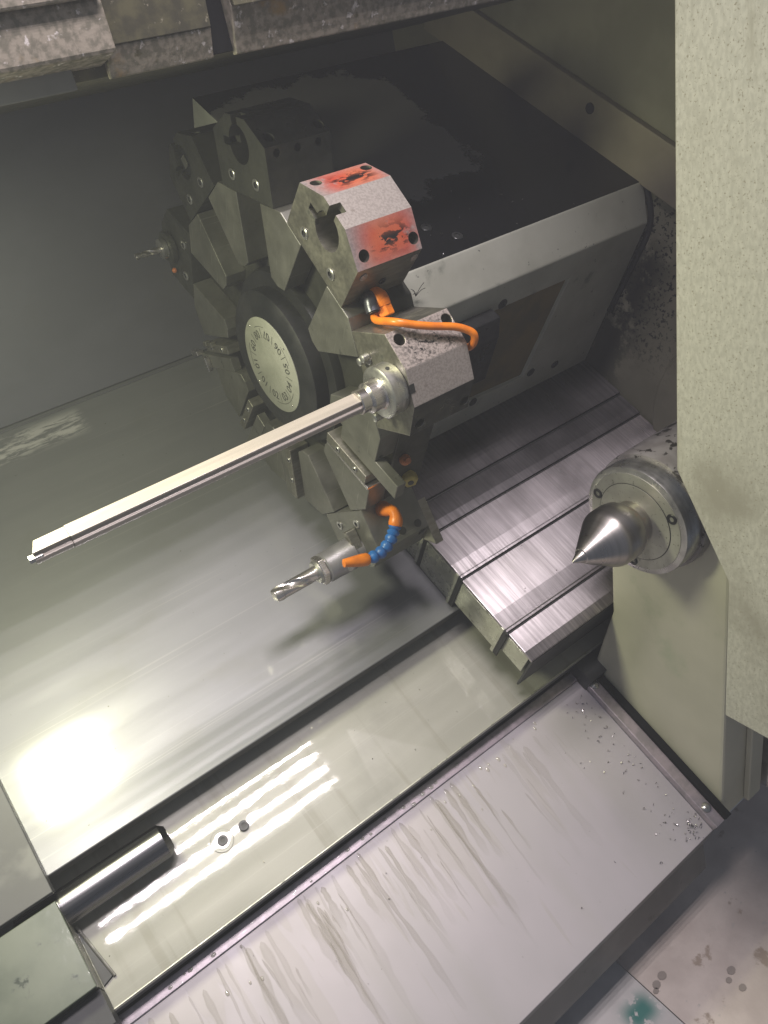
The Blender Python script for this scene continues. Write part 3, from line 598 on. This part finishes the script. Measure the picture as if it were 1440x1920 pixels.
# small drill at far left
t = T('small_drill', 'thin shiny drill sticking left from the dim far holder', 'drill', 1, (-0.03,0.275,0))
t.part('chuck_flange', lathe([(0,0.020),(0.001,0.0225),(0.008,0.0225),(0.009,0.021)], (-0.011,0.275,0), (1,0,0), 48), 'disc', 0, True)
t.part('collet_nut', lathe([(0,0.012),(0.001,0.0145),(0.008,0.0145)], (-0.020,0.275,0), (1,0,0), 40), 'flange', 0, True)
t.part('fluted_bit', drill_mesh(-0.058,-0.018,0.0045,0.275,0.06,32,40), 'bright', 0, True)
t.part('orange_tip', ball((-0.006,0.262,-0.033), 0.004), 'oldorange', 0, True)

# slot tools clamped between the wedges
def slot_tool(ang, label, shank, gib, extra=()):
    t = T('slot_holder', label, 'tool holder', ang, (0.01,0.18,0), 'square shank holders in the turret slots')
    t.part('shank', box(0.0005,0.014,*shank), 'wedge', 0.0009)
    t.part('gib', box(-0.005,0.026,*gib), 'steel', 0.0008)
    for r in (0.155,0.192): screw(t, (-0.0055,r,(gib[2]+gib[3])/2), (-1,0,0), 0.0042, 'ink', 'flange')
    return t
t = slot_tool(181, 'square shank holder clamped in the slot below the boring bar', (0.150,0.262,-0.0275,-0.0035), (0.130,0.213,0.0045,0.0200))
t.part('rail', box(-0.004,0.0285,0.130,0.219,0.0212,0.0265), 'bright', 0.0008)
t = slot_tool(325, 'dim clamp holder with bright tee head left of the dial', (0.150,0.262,-0.027,-0.006), (0.135,0.215,0.003,0.016))
t.part('tee_head', box(-0.008,0.004,0.258,0.283,-0.008,-0.0005), 'bright', 0.001)
t.part('tee_stem', box(-0.008,0.0,0.232,0.238,-0.032,-0.0085), 'bright', 0.001)
for r in (0.205,0.185): t.part('clamp_nut', box(-0.010,-0.0008,r-0.005,r+0.005,0.012,0.020), 'steel', 0.001)
t = slot_tool(289, 'dim square shank holder behind the boring bar left of the dial', (0.150,0.255,-0.026,-0.004), (0.135,0.215,0.004,0.018))
t = slot_tool(253, 'dim blade holder in the slot straight below the dial', (0.140,0.235,0.008,0.027), (0.135,0.225,-0.012,0.002))
# coolant nozzle screws on the rim by the lower slot
t = T('nozzle_ball', 'dull orange coolant nozzle on the turret rim below the flaked holder', 'nozzle', 181, (0.046,ap,-0.007))
t.part('ball_body', ball((0.046,0.2235,-0.008), 0.0075), 'oldorange', 0, True)
t.part('nozzle_tip', lathe([(0,0.0045),(0.010,0.0036)], (0.046,0.226,-0.010), (-0.3,0.6,-0.7), 16), 'oldorange', 0, True)
t = T('nozzle_nut', 'dull yellow hexagonal nozzle nut on the turret rim above the drill', 'nozzle', 181, (0.066,ap,0.043))
t.part('hex_nut', lathe([(0,0.0115),(0.011,0.0115),(0.013,0.009)], (0.064,0.2195,0.041), (-0.35,0.9,-0.1), 6), 'yellow', 0.001)
t.part('nut_hole', lathe([(0,0.004),(0.0006,0.004)], Vector((0.064,0.2195,0.041))+Vector((-0.35,0.9,-0.1)).normalized()*0.0132, (-0.35,0.9,-0.1), 16), 'ink')

# ------------------------------------------------------------------ coolant hoses
t = T('jointed_hose', 'jointed blue coolant hose with orange elbow and nozzle beside the drill', 'coolant hose', 217, (0.03,0.232,-0.06))
t.part('elbow', tube([(0.0295,0.231,-0.0568),(0.029,0.233,-0.070),(0.030,0.237,-0.083),(0.027,0.246,-0.087),(0.0225,0.2535,-0.086)], lambda f: 0.0082+0.0012*math.sin(f*9), 20), 'orange', 0, True)
t.part('elbow_collar', lathe([(0,0.0105),(0.005,0.0100),(0.006,0.0085)], (0.0295,0.231,-0.0571), (0,0,-1), 28), 'oldorange', 0, True)
pts = [(0.0225,0.2535,-0.086),(0.018,0.2590,-0.085),(0.0125,0.2645,-0.085),(0.003,0.2705,-0.085),(-0.008,0.2750,-0.085),(-0.020,0.2760,-0.085),(-0.032,0.2745,-0.085)]
for a, b in zip(pts, pts[1:]):
    a = Vector(a); b = Vector(b); L = (b-a).length
    t.part('hose_segment', lathe([(-0.0016,0.0056),(0.0005,0.0080),(L*0.35,0.0086),(L*0.62,0.0072),(L*0.78,0.0058),(L+0.001,0.0056)], a, b-a, 28), 'blue', 0, True)
t.part('nozzle', lathe([(-0.001,0.0070),(0.002,0.0084),(0.010,0.0082),(0.034,0.0054),(0.0345,0.0040)], (-0.032,0.2745,-0.085), (-0.034,-0.0115,0), 28), 'orange', 0, True)

def to145(p, a):                       # station frame a -> station frame 145
    d = math.radians(a-145); x, r, q = p; return (x, r*math.cos(d)-q*math.sin(d), r*math.sin(d)+q*math.cos(d))
t = T('orange_hose', 'orange coolant hose lying over the flaked holder block', 'coolant hose', 145, (0.03,0.29,-0.06))
t.part('hose', tube([to145((0.027,0.240,0.006),127),to145((0.021,0.2470,0.014),127),(0.014,0.283,-0.0655),(0.030,0.2945,-0.0575),(0.050,0.3005,-0.0495),(0.070,0.3055,-0.0425),(0.083,0.309,-0.035),(0.0895,0.311,-0.028),(0.0910,0.307,-0.019),(0.0915,0.296,-0.012),(0.0915,0.275,-0.008)], 0.0041, 18), 'orange', 0, True)
t = T('orange_valve', 'orange plastic valve block wedged between the red and flaked holders', 'valve', 127, (0.036,0.23,0))
t.part('valve_body', tube([(0.037,0.230,-0.019),(0.038,0.240,-0.012),(0.038,0.2435,-0.004),(0.038,0.243,0.002)], lambda f: 0.0048+0.0050*min(1,f*2.0), 16), 'orange', 0, True)
t.part('valve_nut', lathe([(0,0.0102),(0.012,0.0102)], (0.038,0.2425,0.0025), (0.0,0.02,1), 6), 'orange', 0.0012)
t = T('pipe_elbow', 'short dark pipe elbow from which the orange hose comes out', 'pipe', 127, (0.025,0.23,0))
t.part('pipe_body', tube([(0.031,0.226,-0.012),(0.029,0.240,-0.010),(0.026,0.242,-0.001),(0.0245,0.243,0.0055)], 0.0080, 20), 'pipe', 0, True)
t.part('pipe_mouth', lathe([(0,0.0066),(0.0004,0.0066)], (0.0243,0.2431,0.0060), (-0.17,0.1,0.98), 20), 'ink')

# ------------------------------------------------------------------ loose chips and drops
def chips(name, spots, label, cat, size, mt='chip'):
    bm = bmesh.new()
    for (x, y, z) in spots:
        r = random.uniform(0.4,1.0)*size; a0 = random.uniform(0,6.28); turns = random.uniform(0.6,1.5); ax = Vector((random.uniform(-1,1),random.uniform(-1,1),random.uniform(-.2,.6))).normalized()
        u = ax.orthogonal().normalized(); w = ax.cross(u); v = []
        n = 7
        for k in range(n):
            a = a0+turns*2*math.pi*k/(n-1)*0.7; c = Vector((x,y,z+r*0.7)) + (u*math.cos(a)+w*math.sin(a))*r*0.7 + ax*r*(k/n-0.5)
            v.append((bm.verts.new(c-ax*r*0.22), bm.verts.new(c+ax*r*0.22)))
        for p, q in zip(v, v[1:]): bm.faces.new((p[0],q[0],q[1],p[1]))
    o = single(name, bm, mt, label, cat, kind='stuff'); return o
sp = []
for i in range(70):
    f = random.random(); s = -0.53-f*0.25; sp.append((0.232-abs(random.gauss(0,0.03))-0.012*f, s, P3+0.0005))
for i in range(40): sp.append((0.222+random.gauss(0,0.010), -0.772+random.gauss(0,0.008), P3+0.0005))
chips('metal_chips', [p for p in sp if p[0] < 0.241 and p[1] > -0.788], 'scatter of tiny curled metal chips along the right end of the tray', 'chips', 0.0030)
sp = [(0.16+random.random()*0.3, -0.06+random.random()*0.12, 0.1395) for i in range(16)] + [(0.15+random.random()*0.35, -0.12-random.random()*0.3, -0.2045) for i in range(14)]
sp += [(random.uniform(-0.5,0.1), random.uniform(-0.48,-0.345), P2+0.0003) for i in range(8)] + [(random.uniform(-0.5,0.2), random.uniform(-0.77,-0.53), P3+0.0003) for i in range(12)]
chips('stray_chips', sp, 'few stray steel chips lying on the housing, covers and sheets', 'chips', 0.0022)
bm = bmesh.new()
for i in range(20):
    x = random.uniform(-0.42,0.15); s = -0.515-abs(random.gauss(0,0.025)); r = random.uniform(0.0010,0.0026)
    ball((x,s,P3+0.0002), r, (1,1.6,0.35), bm, 8)
for i in range(22):
    ball((random.uniform(-0.55,0.0),-0.504+random.gauss(0,0.003),P3+0.0028), random.uniform(0.0012,0.0032), (1.4,1,0.35), bm, 8)
single('coolant_drops', bm, 'water', 'clear coolant drops beaded along the upper lip of the tray', 'drops', kind='stuff', smooth=True)

# thin coolant mist in the air
h = single('haze', box(-1.6,1.2,-1.5,0.8,-1.2,2.3), 'rubber', kind='stuff', ang=-30); h['label'] = 'thin coolant mist hanging in the working space'; h['category'] = 'mist'
hm = bpy.data.materials.new('coolant_mist'); hm.use_nodes = True; hn = hm.node_tree; hn.nodes.clear()
ho = hn.nodes.new('ShaderNodeOutputMaterial'); hv = hn.nodes.new('ShaderNodeVolumePrincipled'); hv.inputs['Density'].default_value = 0.058; hv.inputs['Color'].default_value = (0.86,0.88,1.0,1); hv.inputs['Anisotropy'].default_value = 0.2
hn.links.new(hv.outputs[0], ho.inputs['Volume']); h.data.materials[0] = hm

# runs of coolant creeping down the tray: thin films with a rounded rim that thin out downhill
def runs_mat():
    b = NB('thin_coolant_film'); p = b.p
    at = b.n.new('ShaderNodeAttribute'); at.attribute_name = 'film'
    p.inputs['Base Color'].default_value = (0.37,0.335,0.275,1); p.inputs['Roughness'].default_value = 0.35; p.inputs['Coat Weight'].default_value = 0.8; p.inputs['Coat Roughness'].default_value = 0.06
    b.link(at.outputs['Fac'], p.inputs['Alpha']); return b.m
M['runs'] = runs_mat()
bm = bmesh.new(); lay = bm.verts.layers.float.new('film'); rnd = random.Random(21)
def run(x, s, length, w0, z):
    amp = rnd.uniform(0.5,1.3)*max(0.25, min(1.0, 1-(x-0.0)/0.20))
    n = max(8, int(length/0.004)); ph = rnd.uniform(0,6.28); dr = rnd.uniform(-0.05,0.02); prev = None; wob = rnd.uniform(0.0003,0.0011)
    for k in range(n+1):
        f = k/n; cx = x + dr*f*length + wob*math.sin(ph+f*length*45) + 0.00035*math.sin(ph*2+f*length*160)
        w = w0*(0.55+0.45*math.sin(min(1,f*3)*1.57))*(1+0.30*math.sin(ph+f*9)+0.15*math.sin(ph*3+f*31)); w *= math.sqrt(min(1.0, f*length/0.004+0.03))*math.sqrt(min(1,(1-f)*length/0.006+0.05))
        a = (0.30*(1-f)**0.8 + 0.02)*amp; h = 0.00045*(1-0.6*f)
        row = []
        for q, hh, al in ((-1,0.0,0.35),(-0.72,1.0,1.0),(0,0.7,0.75),(0.72,1.0,1.0),(1,0.0,0.35)):
            v = bm.verts.new((cx+q*w, s-f*length, z+0.00005+h*hh)); v[lay] = a*al; row.append(v)
        if prev:
            for i in range(4): bm.faces.new((prev[i],prev[i+1],row[i+1],row[i]))
        prev = row
zz = 0
for i in range(58):
    x = -0.60 + 0.72*rnd.random()**1.15; far = max(0.0, (x+0.05)/0.25)
    zz += 1; run(x, -0.5135-abs(rnd.gauss(0,0.010))-0.05*rnd.random()*far, rnd.uniform(0.05,0.24)*(1-0.45*min(1,far)), rnd.uniform(0.0014,0.0062), P3+0.000012*zz)
for i in range(26):
    zz += 1; run(rnd.uniform(-0.55,0.16), rnd.uniform(-0.60,-0.53), rnd.uniform(0.03,0.09), rnd.uniform(0.0008,0.0018), P3+0.000012*zz)
o = single('coolant_runs', bm, 'runs', 'thin beige runs of coolant creeping down the pale tray', 'coolant', kind='stuff', smooth=True)

t = T('swarf_tuft', 'tiny tuft of dark hair-like swarf on the housing edge beside the red holder', 'swarf', base=(0.150,-0.08,0.125))
for k in range(7):
    a = rnd.uniform(0,6.28); e = Vector((0.150+0.011*math.cos(a), -0.088+0.006*math.sin(a), 0.122+rnd.uniform(0.0,0.012)))
    t.part('strand', tube([(0.150,-0.086,0.116),(Vector((0.150,-0.086,0.116))+e)/2+Vector((0,0,0.003)), e], 0.0004, 5, None, 3), 'dark', 0, True)
